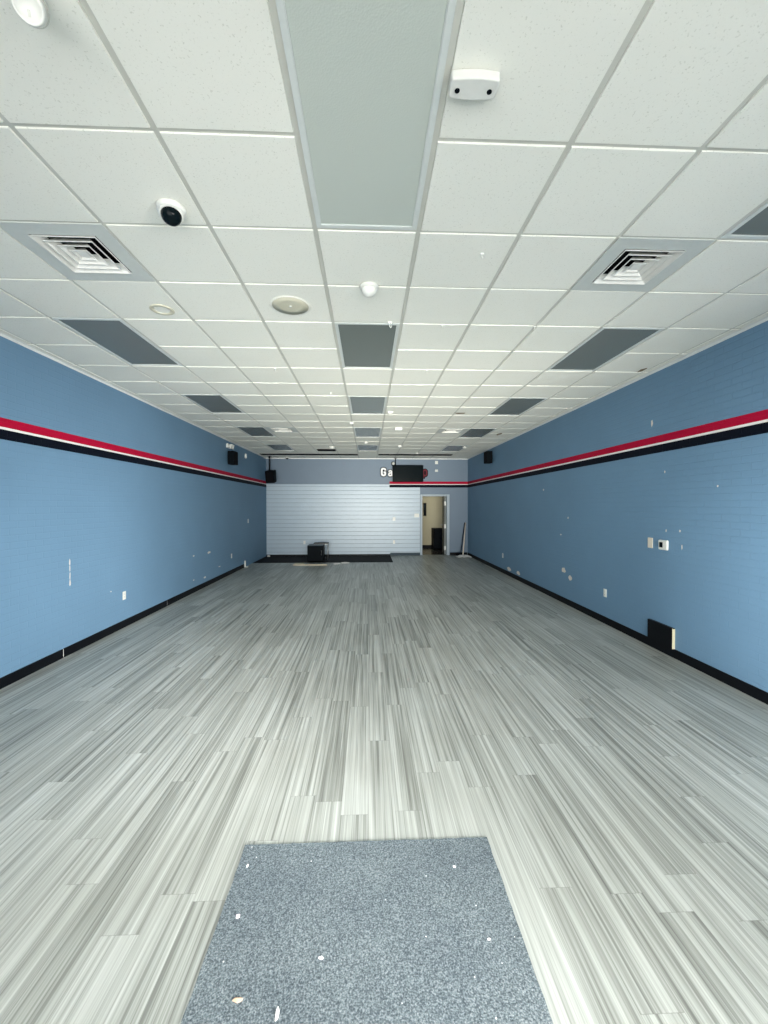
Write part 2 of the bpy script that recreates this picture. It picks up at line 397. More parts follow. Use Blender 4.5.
# grid tees seen in the reveals between tiles
for i in range(-5, 7):
    w.box(gx(i)-.0125, gx(i)+.0125, YF, YB, ZT+.003, ZT+.03, 1)
for j in range(-4, 21):
    for i in range(-6, 7):
        if (i, j) in fix and (i, j-1) in fix: continue
        w.box(max(gx(i)+.0125, XL), min(gx(i+1)-.0125, XR), gy(j)-.0125, gy(j)+.0125, ZT+.004, ZT+.03, 1)
w.box(XL-.1, XR+.1, YF-.1, YB+.1, ZT+.20, ZT+.25, 2)
for (cx, cy, rx, ry, sd) in ((3.28, 4.80, .035, .085, 1), (2.97, 9.2, .05, .16, 2), (1.62, 7.15, .11, .06, 3)):   # brown stains, the last a painted dark gap at a lifted tile edge
    w.quad([(a, b, ZT-.0055) for a, b in blob(sd, cx, cy, rx, ry)][::-1], 3)
struct(w, 'ceiling', [m_tile, m_tbar, m_conc, m_stain_gap])
n = 0
for a in ((XL, XL+.022, YF, YB), (XR-.022, XR, YF, YB), (XL, XR, YB-.022, YB)):
    n += 1; w = MB(); w.box(*a, ZC-.009, ZC-.006); 
    if n == 1: w.box(XL, XL+.003, YF, YB, ZC-.034, ZC-.006)
    elif n == 2: w.box(XR-.003, XR, YF, YB, ZC-.034, ZC-.006)
    else: w.box(XL, XR, YB-.003, YB, ZC-.034, ZC-.006)
    struct(w, 'trim_%d' % n, m_trim)

# light panels: enamel frame, recessed prismatic lens
def make_panel():
    t = thing('ceiling_light_panel', (0, 0, 0), '', 'ceiling light', 'unlit ceiling light panels')
    hw, hl = T/2-.013, T-.013
    w = MB(); fl = .026
    for (x0, x1, y0, y1) in ((-hw, -hw+fl, -hl, hl), (hw-fl, hw, -hl, hl), (-hw+fl, hw-fl, -hl, -hl+fl), (-hw+fl, hw-fl, hl-fl, hl)):
        w.box(x0, x1, y0, y1, -.004, .004, bev=.0015, seg=1)
    for (x0, x1, y0, y1) in ((-hw+fl, -hw+fl+.003, -hl+fl, hl-fl), (hw-fl-.003, hw-fl, -hl+fl, hl-fl), (-hw+fl, hw-fl, -hl+fl, -hl+fl+.003), (-hw+fl, hw-fl, hl-fl-.003, hl-fl)):
        w.box(x0, x1, y0, y1, -.003, .010)
    w.box(-hw, hw, -hl, hl, .10, .105)
    for (x0, x1, y0, y1) in ((-hw, -hw+.004, -hl, hl), (hw-.004, hw, -hl, hl), (-hw, hw, -hl, -hl+.004), (-hw, hw, hl-.004, hl)): w.box(x0, x1, y0, y1, .004, .10)
    w.build('frame', m_fixture, t)
    w = MB(); w.box(-hw+fl+.0035, hw-fl-.0035, -hl+fl+.0035, hl-fl-.0035, .001, .005); ln = w.build('lens', m_lens, t)
    return t
pan = make_panel(); first = True
ORD = ['first', 'second', 'third', 'fourth', 'fifth']
cnt = {}
for kx, ky in PANELS:
    c = cnt[kx] = cnt.get(kx, -1)+1
    side = {0: 'centre', -4: 'left', 4: 'right'}[kx]
    lab = 'unlit grey ceiling light panel, %s from the front in the %s row' % (ORD[c], side)
    if kx == 0 and c == 0: lab = 'large pale grey unlit light panel nearest the camera, centre of the ceiling'
    loc = (gx(kx)+T/2, gy(ky)+T, ZC)
    if first:
        pan.location = loc; pan['label'] = lab; first = False; keep = pan
        proto_lens = [c for c in pan.children if c.name.startswith('lens')][0]
    else: copy_tree(pan, loc, lab)
proto_lens.data = proto_lens.data.copy(); proto_lens.data.materials[0] = m_lens_pale      # the nearest fixture's lens gets a paler colour
proto_lens['label'] = 'pale grey-green lens'

# square air vents with nested sloping louvres
def make_vent():
    t = thing('air_vent', (0, 0, 0), '', 'air vent', 'square ceiling air vents')
    h = T/2-.004; s0 = .198
    w = MB()
    for (x0, x1, y0, y1) in ((-h, -s0, -h, h), (s0, h, -h, h), (-s0, s0, -h, -s0), (-s0, s0, s0, h)): w.box(x0, x1, y0, y1, -.006, .002)
    w.build('face_plate', m_vent, t)
    for i in range(4):
        w = MB(); so = s0-.002-i*.048; si = so-.043
        zb, zt = -.010+.002*i, .034
        for (so_, si_, zb_, zt_, flip) in ((so, si, zb, zt, 0), (so-.004, si-.004, zb, zt, 1)):
            A = [(-so_, -so_, zb_), (so_, -so_, zb_), (so_, so_, zb_), (-so_, so_, zb_)]; B = [(-si_, -si_, zt_), (si_, -si_, zt_), (si_, si_, zt_), (-si_, si_, zt_)]
            for a in range(4):
                b = (a+1) % 4; w.quad([A[a], A[b], B[b], B[a]])
        # rolled lip
        L = .007
        for (x0, x1, y0, y1) in ((-so, so, -so, -so+L), (-so, so, so-L, so), (-so, -so+L, -so+L, so-L), (so-L, so, -so+L, so-L)): w.box(x0, x1, y0, y1, zb-.003, zb)
        w.build('louver', m_louver, t)
    w = MB(); w.box(-.03, .03, -.03, .03, -.002, .004, bev=.002, seg=1); w.build('centre_plate', m_louver, t)
    w = MB()
    for (x0, x1, y0, y1) in ((-.24, -.232, -.24, .24), (.232, .24, -.24, .24), (-.24, .24, -.24, -.232), (-.24, .24, .232, .24)): w.box(x0, x1, y0, y1, .002, .14)
    w.box(-.24, .24, -.24, .24, .14, .15); w.build('duct', m_dark, t)
    return t
ven = make_vent()
for i, ((kx, ky), lab) in enumerate(zip(VENTS, ('square ceiling air vent with white louvres near the left wall, closest to the camera', 'square ceiling air vent with white louvres near the right wall, closest to the camera',
        'small-looking far ceiling air vent beside the fourth left light panel', 'small-looking far ceiling air vent beside the fourth right light panel'))):
    loc = (gx(kx)+T/2, gy(ky)+T/2, ZC)
    if i == 0: ven.location = loc; ven['label'] = lab
    else: copy_tree(ven, loc, lab)

# dark slots at the back edge of the ceiling and one black strip standing for the dark gap at a sagging tile
def slot(x0, x1, y0, y1, label, nm='black_slot'):
    t = thing(nm, ((x0+x1)/2, (y0+y1)/2, ZC-.006), label, 'ceiling grille'); hx, hy = (x1-x0)/2, (y1-y0)/2
    w = MB(); w.box(-hx, hx, -hy, -hy+.02, -.012, 0); w.box(-hx, hx, hy-.02, hy, -.012, 0); w.box(-hx, -hx+.02, -hy+.02, hy-.02, -.012, 0); w.box(hx-.02, hx, -hy+.02, hy-.02, -.012, 0)
    w.build('frame', m_dark, t)
    w = MB(); c = max(2, int(hy*2/.03))
    for i in range(c):
        y = -hy+.02+(i+.5)*(2*hy-.04)/c; w.box(-hx+.02, hx-.02, y-.004, y+.004, -.010, 0)
    w.box(-hx+.02, hx-.02, -hy+.02, hy-.02, -.001, 0); w.build('blades', m_dark, t)
    return t
slot(-3.36, -.32, 12.86, 13.14, 'long black slot across the back of the ceiling, left of the centre light row', 'black_slot')
slot(.33, 2.67, 12.82, 13.10, 'long black slot across the back of the ceiling, right of the centre light row', 'black_slot')
slot(gx(-2)+.06, gx(-1)-.02, gy(16)+.22, gy(17)-.04, 'short dark gap at a sagging tile in the far ceiling, left of the centre light row', 'tile_gap')

# ------------------------------------------------------------------ ceiling devices
# two-lens sensor box
t = thing('ceiling_sensor', (.404, 1.57, ZC-.0045), 'white box sensor with two black lenses, right of the nearest light panel', 'sensor')
w = MB()
poly = [(-.090, -.036)] + [(-.090+.18*i/10, -.036-.007*math.sin(PI*i/10)) for i in range(1, 10)]+[(.090, -.036), (.093, -.02), (.091, .030), (.082, .038)]+[(.07-.14*i/8, .038+.006*math.sin(PI*i/8)) for i in range(9)]+[(-.082, .038), (-.091, .030), (-.093, -.02)]
w.prism(poly, .037, mtx=Matrix.Translation((0, 0, -.037)))
o = w.build('housing', m_white, t); md = o.modifiers.new('bevel', 'BEVEL'); md.width = .006; md.segments = 3
for x in (-.062, .062):
    w = MB(); w.lathe([(0, -.040), (.006, -.0405), (.0095, -.039), (.0105, -.035), (.0105, -.033)], 20, mtx=Matrix.Translation((x, .006, 0)))
    w.build('lens', m_blackplastic, t)
# dome camera near the left vent
def dome_cam(loc, label, s=1.0, rz=0, tilt=.62):
    t = thing('dome_camera', loc, label, 'security camera', None, rz)
    w = MB(); w.lathe([(0, 0), (.078*s, 0), (.080*s, -.006*s), (.076*s, -.022*s), (.070*s, -.028*s), (0, -.028*s)], 28); w.build('base', m_white, t)
    M = Matrix.Translation((0, 0, -.030*s)) @ Matrix.Rotation(-tilt, 4, 'X')
    w = MB(); w.lathe([(.0, .035*s)]+[(.066*s*math.sin(a*PI/16), .066*s*math.cos(a*PI/16)-.004*s) for a in range(3, 10)]+[(.056*s, -.022*s), (.054*s, -.014*s)], 28, mtx=M)
    w.build('shell', m_white, t)
    w = MB(); w.lathe([(.055*s*math.cos(a*PI/16), -.014*s-.052*s*math.sin(a*PI/16)) for a in range(0, 8)]+[(0, -.066*s)], 24, mtx=M)
    w.build('dome', m_screen, t)
    return t
dome_cam((-1.070, 2.30, ZC-.0045), 'white dome camera with shiny black eye beside the near left vent', .95, rz=.45, tilt=.36)
# camera cut by the top edge of the photo
t = thing('swivel_sensor', (-1.055, 1.325, ZC-.0045), 'white swivelling device head on the ceiling, cut by the top left corner of the photo', 'ceiling device', None, 0)
w = MB(); w.lathe([(0, 0), (.055, 0), (.056, -.008), (.048, -.016), (.02, -.02), (.018, -.034), (0, -.034)], 24); w.build('mount', m_white, t)
M = Matrix.Translation((.004, .022, -.062)) @ Matrix.Rotation(math.radians(24), 4, 'Z') @ Matrix.Rotation(math.radians(135), 4, 'X')
w = MB(); w.lathe([(0, -.055), (.026, -.052), (.036, -.035), (.040, 0), (.042, .045), (.040, .052), (.034, .054), (.033, .048), (0, .048)], 24, mtx=M); w.build('housing', m_white, t)
w = MB(); w.lathe([(.0425, -.012), (.0445, -.012), (.0445, .006), (.0425, .006)], 24, mtx=M); w.build('band', m_tbar, t)
w = MB(); w.box(-.004, .004, -.022, -.006, .046, .0495, bev=.001, seg=1, mtx=M); w.build('indicator_slot', m_tbar, t)
# round motion sensor in the centre strip
t = thing('motion_sensor', (.010, 3.055, ZC-.0045), 'round white dome sensor just in front of the second centre light panel', 'sensor')
w = MB(); w.lathe([(0, 0), (.070, 0), (.071, -.010), (.066, -.020), (.058, -.024), (0, -.024)], 28); w.build('base', m_white, t)
w = MB(); w.lathe([(.056, -.022)]+[(.056*math.cos(a*PI/16), -.026-.05*math.sin(a*PI/16)) for a in range(0, 8)]+[(0, -.076)], 28); w.build('dome', m_white, t)
# round speaker grille
t = thing('ceiling_speaker', (-.627, 3.375, ZC-.0045), 'round beige speaker grille flush in the ceiling left of centre', 'speaker')
w = MB(); w.lathe([(.146, 0), (.160, 0), (.161, -.002), (.157, -.004), (.146, -.004)], 40); w.build('rim', m_tile, t)
w = MB(); w.lathe([(0, -.004), (.08, -.0038), (.147, -.003), (.147, 0), (0, 0)], 40); g = w.build('grille', m_beigegrille, t)
w = MB(); w.lathe([(0, -.010), (.009, -.009), (.011, -.005), (.011, -.003)], 16); w.build('screw', m_white, g)
# faint trim ring
w = MB(); w.lathe([(.060, 0), (.092, 0), (.093, -.004), (.088, -.007), (.066, -.006), (.060, 0)], 32)
o = w.build('trim_ring', m_beigegrille); o.location = (-1.70, 3.48, ZC-.0045); tag(o, 'faint beige trim ring on a ceiling tile beyond the near left vent', 'ceiling ring')

# little white sign hooks hanging from the grid
def make_hook():
    w = MB(); w.box(-.014, .014, -.006, .006, -.010, 0, bev=.002, seg=1); w.tube([(0, 0, -.008), (0, 0, -.024), (.006, 0, -.031), (.012, 0, -.026), (.012, 0, -.020)], .0032, 8)
    return w.build('ceiling_hook', m_white)
HK = [(.734, 2.629, 'tiny white ceiling hook right of the nearest light panel, closest to the camera'), (.193, gy(3)-.03, 'white hanging tab at the front edge of the second centre light panel'),
      (.667, gy(3)+.01, 'tiny white ceiling hook to the right of the second centre light panel'), (1.504, gy(3), 'tiny white ceiling hook by the front of the second right light panel'),
      (.700, gy(5)+.01, 'tiny white ceiling hook right of the back edge of the second centre light panel'), (-1.086, gy(5)+.01, 'tiny white ceiling hook left of the back edge of the second centre light panel'),
      (-.527, 5.905, 'tiny white ceiling hook left of the gap before the third centre light panel')]
hk = make_hook()
for i, (x, y, lab) in enumerate(HK):
    o = hk if i == 0 else hk.copy()
    if i: COL.objects.link(o)
    o.location = (x, y, ZC-.0045); s = 1.5 if i == 1 else 1.0; o.scale = (s*.9, s*.9, s*1.1)
    tag(o, lab, 'ceiling hook', 'small white ceiling hooks')
# small white discs and boxes further back
def make_disc():
    t = thing('smoke_detector', (0, 0, 0), '', 'detector', 'small white ceiling discs')
    w = MB(); w.lathe([(0, 0), (.060, 0), (.062, -.012), (.056, -.026), (0, -.026)], 24); w.build('base', m_white, t)
    w = MB(); w.lathe([(.048, -.024), (.044, -.040), (.03, -.046), (0, -.046)], 24); w.build('cap', m_white, t)
    return t
DC = [(.39, 7.08, .85, 'small white disc on the ceiling just right of the third centre light panel'), (-.315, 8.02, .8, 'small white disc on the ceiling bar left, behind the third centre light panel'),
      (-.985, 11.3, 1.35, 'wide white disc in front of the short dark ceiling gap'), (.865, 11.06, 1.0, 'white disc on the far ceiling right of the fifth centre light panel'),
      (-.05, 10.5, .8, 'white disc at the front edge of the fifth centre light panel'), (2.66, 11.2, .9, 'white disc at the right end of the fifth right light panel'), (1.51, 12.55, .8, 'white disc on the far ceiling just before the right black slot')]
dd = make_disc()
for i, (x, y, s, lab) in enumerate(DC):
    o = dd if i == 0 else copy_tree(dd, (0, 0, 0), lab)
    o.location = (x, y, ZC-.0045 if i not in (4, 5) else ZC-.005); o.scale = (s, s, s); o['label'] = lab
t = thing('wireless_box', (.632, 8.5, ZC-.0045), 'bright white box under the far ceiling, right of the fourth centre light panel', 'ceiling box')
w = MB(); w.box(-.075, .075, -.05, .05, -.062, -.006, bev=.008); w.build('housing', m_white, t)
w = MB(); w.box(-.04, .04, -.03, .03, -.008, 0); w.build('bracket', m_white, t)
dome_cam((-2.69, 13.78, ZC-.0045), 'small dome camera under the ceiling near the back left corner', .8, rz=0, tilt=.2)

# ------------------------------------------------------------------ baseboards
def base(name, segs, mats):
    w = MB()
    for a in segs: w.box(*a)
    return struct(w, name, mats)
BH = .097; BT = .012
def base_side(name, X, s, ys):
    w = MB()
    for y0, y1 in ys:
        poly = [(0, 0), (BT+.006, 0), (BT+.004, .010), (BT, .018), (BT, BH-.004), (BT-.004, BH), (0, BH)]
        w.prism([(X+s*a, b) for a, b in poly], y1-y0, 0, Matrix(((1, 0, 0, 0), (0, 0, 1, y0), (0, 1, 0, 0), (0, 0, 0, 1))))
        if s > 0: w.box(min(X, X+s*.006), max(X, X+s*.006), y1, y1+.018, 0, BH*.95, 1)
    struct(w, name, [m_black, m_paper])
base_side('baseboard_left', XL, 1, [(YF, 4.715), (4.733, 7.10), (7.118, 11.45)])
base_side('baseboard_right', XR, -1, [(YF, 13.98)])
w = MB(); w.box(.76, 1.795, YB-.012, YB, 0, BH, 0, bev=.003, seg=1); w.box(2.822, XR-.02, YB-.012, YB, 0, BH, 1, bev=.003, seg=1)
w.box(XL, .76, YB-.010, YB, .005, .05, 1)
struct(w, 'baseboard_back', [m_base_grey, m_black])

# ------------------------------------------------------------------ doorway and the room behind
w = MB(); fw = .062
for (x0, x1, z0, z1) in ((DX0-fw, DX0+.004, 0, DZ+fw), (DX1-.004, DX1+fw+.03, 0, DZ+fw), (DX0+.004, DX1-.004, DZ-.004, DZ+fw)):
    w.box(x0, x1, YB-.016, YB+.155, z0, z1, 0, bev=.004, seg=1)
struct(w, 'trim_4', m_doorframe)
RY = 16.45; RX0, RX1 = 1.55, 4.0
w = MB(); w.box(RX0-.1, RX1+.1, YB+.15, RY+.1, -.12, -.0005); struct(w, 'floor_back_room', m_roomfloor)
w = MB(); w.box(RX0-.1, RX1+.1, RY, RY+.1, 0, 2.75); w.box(RX0, RX1, RY-.012, RY, 0, .12, 1); struct(w, 'wall_room_back', [m_roomwall, m_black])
w = MB(); w.box(RX0-.1, RX0, YB+.15, RY, 0, 2.75); struct(w, 'wall_room_left', m_roomwall)
w = MB(); w.box(RX1, RX1+.1, YB+.15, RY, 0, 2.75); struct(w, 'wall_room_right', m_roomwall)
w = MB(); w.box(RX0-.1, RX1+.1, YB+.15, RY+.1, 2.70, 2.8); struct(w, 'ceiling_back_room', m_tile)
t = thing('ceiling_lamp', (2.45, 15.4, 2.70), 'lit ceiling lamp of the room behind the open door', 'ceiling light')
w = MB(); w.lathe([(0, 0), (.17, 0), (.17, -.02), (.15, -.03), (0, -.03)], 28); w.build('base', m_white, t)
w = MB(); w.lathe([(.15, -.03), (.13, -.07), (.08, -.09), (0, -.10)], 28); w.build('diffuser', m_lamp, t)
# door leaf swung into the room, hinges on the right
t = thing('door_1', (DX1-.006, YB+.160, .01), 'open door leaf swung back into the room, bright hinges on its edge', 'door', None, math.radians(-5))
t['kind'] = 'structure'
w = MB(); w.box(-.042, 0, .004, .81, 0, DZ-.02, bev=.002, seg=1); w.build('panel', m_doorpaint, t)
for z in (.22, .98, 1.78):
    w = MB(); w.box(-.044, .001, -.003, .004, z-.07, z+.07); w.tube([(-.046, -.008, z-.075), (-.046, -.008, z+.075)], .014, 10); w.build('hinge', m_white, t)
w = MB(); w.lathe([(0, 0), (.028, 0), (.028, .008), (.012, .010), (.012, .035), (.027, .045), (.027, .06), (.015, .068), (0, .068)], 18, mtx=Matrix.Translation((-.042, .75, 1.0)) @ Matrix.Rotation(-PI/2, 4, 'Y')); w.build('door_knob', m_metal, t)
# small dark fridge and a black wall panel in that room
t = thing('small_fridge', (2.80, 16.05, 0), 'small black fridge against the far wall seen through the doorway', 'fridge')
w = MB(); w.box(-.26, .26, -.22, .26, .03, .82, bev=.008); w.build('body', m_blackplastic, t)
w = MB(); w.box(-.26, .26, -.27, -.225, .05, .81, bev=.008); d = w.build('door', m_blackplastic, t)
w = MB(); w.box(-.24, -.215, -.295, -.268, .5, .74, bev=.005); w.build('handle', m_dark, d)
for x in (-.2, .2):
    for y in (-.17, .2):
        w = MB(); w.lathe([(0, 0), (.02, 0), (.018, .032), (0, .032)], 12, mtx=Matrix.Translation((x, y, 0))); w.build('foot', m_dark, t)
w = MB(); w.box(-.06, .06, -.05, .0, -.26, .26, bev=.006); w.box(-.045, .045, -.056, -.05, .02, .23, 1)
o = w.build('time_clock', [m_blackplastic, m_screen]); o.location = (2.29, RY, 1.56); tag(o, 'tall black wall unit on the beige wall just inside the doorway', 'wall unit')

# ------------------------------------------------------------------ wall plates and boxes
def plate(kind, X, y, z, s, label, mat=m_white, w_=.072, h_=.116, face='side'):
    t = thing(kind, (X, y, z), label, kind.replace('_', ' '), None, {1: PI/2, -1: -PI/2, 0: 0}[s])
    w = MB(); w.box(-w_/2, w_/2, -.007, 0, -h_/2, h_/2, bev=.003); w.build('cover_plate', mat, t)
    if kind == 'wall_outlet':
        for dz in (-.02, .02):
            w = MB(); w.box(-.017, .017, -.010, -.0065, dz-.014, dz+.014, bev=.001, seg=1)
            for dx in (-.006, .006): w.box(dx-.0012, dx+.0012, -.0106, -.0098, dz-.004, dz+.005, 1)
            w.build('socket', [mat, m_dark], t)
    elif kind == 'light_switch':
        for dx in ((-.023, .023) if w_ > .1 else (0,)):
            w = MB(); w.box(dx-.006, dx+.006, -.016, -.0065, -.012, .014, bev=.002, seg=1); w.build('toggle', mat, t)
    return t
plate('wall_outlet', XL, 5.892, .443, 1, 'white outlet low on the left wall, nearest the camera')
plate('wall_outlet', XL, 10.44, .443, 1, 'white outlet low on the far left wall under the black speaker')
plate('light_switch', XL, 11.88, 1.27, 1, 'white switch plate halfway up the far end of the left wall')
plate('wall_outlet', XR, 5.79, .441, -1, 'white outlet low on the right wall beyond the black square panel')
plate('wall_outlet', XR, 10.30, .437, -1, 'white outlet low on the far right wall towards the broom corner')
plate('blank_plate', XR, 4.85, 1.255, -1, 'beige blank plate on the right wall next to the thermostat', m_beigeplastic, .085, .125)
plate('light_switch', .89, YB, 1.253, 0, 'white switch plate on the slatted back wall, mid height', m_white, .10, .12)
plate('wall_outlet', .89, YB, .463, 0, 'white outlet low on the back wall below the switch plate')
plate('light_switch', 1.672, YB, 1.372, 0, 'wide white double switch just left of the doorway', m_white, .165, .13)
plate('blank_plate', 2.354, YB, 3.19, 0, 'upper of two white plates high on the back wall above the doorway', m_white, .10, .11)
plate('blank_plate', 2.354, YB, 2.91, 0, 'lower of two white plates high on the back wall above the doorway', m_white, .10, .08)
plate('wall_outlet', -2.16, YB, .458, 0, 'white outlet low on the back wall left of the black cabinet')
# thermostat
t = thing('thermostat', (XR, 4.615, 1.25), 'white thermostat with black square screen on the right wall', 'thermostat', None, -PI/2)
w = MB(); w.box(-.072, .072, -.026, 0, -.058, .058, bev=.012, seg=3); w.build('housing', m_white, t)
w = MB(); w.box(-.050, .004, -.028, -.024, -.030, .032, bev=.002, seg=1); w.build('screen', m_screen, t)
# black square panel with cream raw edge
t = thing('cover_board', (XR-.012, 4.64, BH), 'square black board with cream side edge on the right baseboard', 'panel', None, -PI/2)
w = MB(); w.box(-.205, .200, -.020, -.0145, .0, .232); w.box(-.205, .2, -.0145, .012, .226, .232); w.build('face', m_black, t)
w = MB(); w.box(-.203, .203, -.0145, .012, .0, .226); w.box(.2, .2035, -.02, -.0145, 0, .23); w.build('core', m_cream, t)
# the low white stub where the left baseboard ends, plus scrap
w = MB(); w.box(0, .035, -.018, .018, 0, .18, bev=.006); w.box(0, .10, -.03, .03, 0, .015, bev=.004)
o = w.build('conduit_stub', m_white); o.location = (XL+.001, 11.52, 0); tag(o, 'short white conduit stub at the far end of the left baseboard', 'conduit')

# wall speakers
def wall_speaker(X, s, y, z, label, d=.19, wd=.28, h=.33):
    t = thing('wall_speaker', (X, y, z), label, 'speaker', 'black wall speakers', PI/2 if s > 0 else -PI/2)
    w = MB(); w.box(-wd/2, wd/2, -d, -.03, -h/2, h/2, bev=.012); w.build('cabinet', m_blackplastic, t)
    w = MB(); w.box(-wd/2+.015, wd/2-.015, -d-.008, -d+.002, -h/2+.015, h/2-.015, bev=.004); w.build('grille', m_dark, t)
    w = MB(); w.box(-.05, .05, -.035, 0, -.06, .06, bev=.004); w.build('bracket', m_blackplastic, t)
wall_speaker(XL, 1, 10.25, 2.885, 'black box speaker high on the left wall under the twin emergency light')
wall_speaker(XR, -1, 11.25, 3.045, 'black box speaker high on the right wall near the back')
# emergency twin light above the left speaker
t = thing('emergency_light', (XL, 10.2, 3.16), 'white twin-head emergency light above the left wall speaker', 'emergency light', None, PI/2)
w = MB(); w.box(-.11, .11, -.055, 0, -.04, .06, bev=.012); w.build('housing', m_white, t)
for x in (-.075, .075):
    M = Matrix.Translation((x, -.095, .0)) @ Matrix.Rotation(math.radians(105), 4, 'X') @ Matrix.Rotation(x*4, 4, 'Y')
    w = MB(); w.lathe([(0, -.045), (.03, -.04), (.048, -.01), (.058, .03), (.052, .034), (0, .028)], 20, mtx=M)
    w.tube([(x, -.05, 0), (x, -.075, 0)], .012, 8); w.build('lamp_head', m_white, t)
t = thing('wall_sensor', (XL, 11.62, 3.10), 'small white sensor high on the far left wall beyond the speaker', 'sensor', None, PI/2)
w = MB(); w.box(-.035, .035, -.045, 0, -.065, .065, bev=.015, seg=3); w.build('housing', m_white, t)
w = MB(); w.box(-.024, .024, -.050, -.040, -.045, .0, bev=.006); w.build('lens', m_white, t)

# corner speaker hung from the ceiling
t = thing('hanging_speaker', (-3.15, 13.45, 2.86), 'black speaker hanging on a pole in the back left corner', 'speaker')
w = MB(); w.tube([(-.06, .06, 0), (-.06, .06, ZC-2.86-.006)], .024, 12); w.box(-.12, 0, 0, .12, ZC-2.86-.014, ZC-2.86-.006); w.build('pole', m_blackplastic, t)
M = Matrix.Rotation(math.radians(-12), 4, 'Z') @ Matrix.Rotation(math.radians(9), 4, 'X')
w = MB(); tt = bmesh.new(); bmesh.ops.create_cube(tt, size=1)
for v in tt.verts:
    top = v.co.z > 0; fr = v.co.y < 0
    v.co = Vector((v.co.x*(.31 if fr else .22), v.co.y*.26, (.005 if top else -.385)+(0 if not fr else (-.02 if top else -.02))))
bmesh.ops.bevel(tt, geom=tt.edges[:], offset=.012, segments=2, affect='EDGES'); w._merge(tt, 0, M); w.build('cabinet', m_blackplastic, t)
w = MB(); w.box(-.135, .135, -.142, -.128, -.37, -.035, bev=.004, mtx=M); w.build('grille', m_dark, t)

# ------------------------------------------------------------------ television and wall letters
t = thing('television', (1.355, 13.86, 2.80), 'black television hung in front of the wall letters above the doorway', 'television')
w = MB(); w.box(-.522, .522, -.02, .03, -.285, .285, bev=.006); w.box(-.30, .30, .03, .06, -.18, .18, bev=.01); w.build('frame', m_blackplastic, t)
w = MB(); w.box(-.507, .507, -.0225, -.0195, -.262, .270); w.build('screen', m_screen, t)
w = MB(); w.tube([(-.42, .045, .2), (-.42, .045, ZC-2.80-.006)], .014, 10); w.box(-.47, -.37, .0, .09, ZC-2.80-.016, ZC-2.80-.006); w.box(-.45, .1, .058, .075, .10, .20); w.build('ceiling_pole', m_blackplastic, t)
t = thing('wall_camera', (.865, YB, 3.145), 'white round wall camera at the top left corner of the television', 'security camera')
R_ = Matrix.Rotation(PI/2, 4, 'X')
w = MB(); w.lathe([(0, 0), (.075, 0), (.075, .02), (.06, .03), (0, .03)], 22, mtx=R_); w.build('base', m_blackplastic, t)
w = MB(); w.lathe([(.05, .03)]+[(.052*math.cos(a*PI/14), .05+.052*math.sin(a*PI/14)) for a in range(0, 7)]+[(0, .102)], 22, mtx=R_); w.build('dome', m_white, t)

def ribbon(w, pts, hw, y0, y1, ext=0):
    # flat stroke of half width hw along pts (x,z), standing between depths y0 and y1
    P = [Vector((a, 0, b)) for a, b in pts]
    P[0] = P[0]-(P[1]-P[0]).normalized()*ext; P[-1] = P[-1]+(P[-1]-P[-2]).normalized()*ext
    rows = []
    for i, p in enumerate(P):
        d = (P[min(i+1, len(P)-1)]-P[max(i-1, 0)]).normalized(); nn = Vector((-d.z, 0, d.x))
        rows.append([w.b.verts.new((p.x+nn.x*k*hw, y, p.z+nn.z*k*hw)) for k, y in ((-1, y0), (1, y0), (1, y1), (-1, y1))])
    for a, c in zip(rows, rows[1:]):
        for k in range(4): w.b.faces.new((a[k], a[(k+1) % 4], c[(k+1) % 4], c[k]))
    w.b.faces.new(rows[0]); w.b.faces.new(rows[-1][::-1])
def arc(cx, cz, rx, rz, a0, a1, n=10):
    return [(cx+rx*math.cos(math.radians(a0+(a1-a0)*i/n)), cz+rz*math.sin(math.radians(a0+(a1-a0)*i/n))) for i in range(n+1)]
def letter(x, z, strokes, mat, outmat, label, hw, off):
    t = thing('sign_letter', (x, YB, z), label, 'sign letter', 'raised letters beside the television')
    for nm, m, h, y0, y1, e in (('outline', outmat, hw+off, -.014, 0, off), ('face', mat, hw, -.032, -.012, 0)):
        w = MB()
        for k, st in enumerate(strokes): ribbon(w, st, h, y0-.0006*k, y1, e)
        bmesh.ops.recalc_face_normals(w.b, faces=w.b.faces[:]); w.build(nm, m, t)
Gs = [[(.16, .195)]+arc(.10, .215, .06, .045, 0, 180)+arc(.10, .075, .06, .045, 180, 360)+[(.16, .13)], [(.10, .132), (.185, .132)]]
letter(.432, 2.715, Gs, m_letterwhite, m_nav, 'white capital letter G on the back wall left of the television', .032, .028)
As = [[(.02, .15)]+arc(.07, .155, .045, .035, 170, 0)+[(.115, .0)], [(.115, .118)]+arc(.065, .065, .042, .050, 70, 290)+[(.115, .045)]]
letter(.690, 2.715, As, m_letterwhite, m_nav, 'white small letter a between the capital G and the television', .026, .026)
Ps = [[(.03, -.055), (.03, .235)], [(.03, .185)]+arc(.085, .16, .050, .055, 110, 0)+arc(.085, .075, .050, .055, 0, -110)+[(.03, .045)]]
letter(1.873, 2.715, Ps, m_letterred, m_blackplastic, 'dark red letter p on the back wall right of the television', .026, .026)

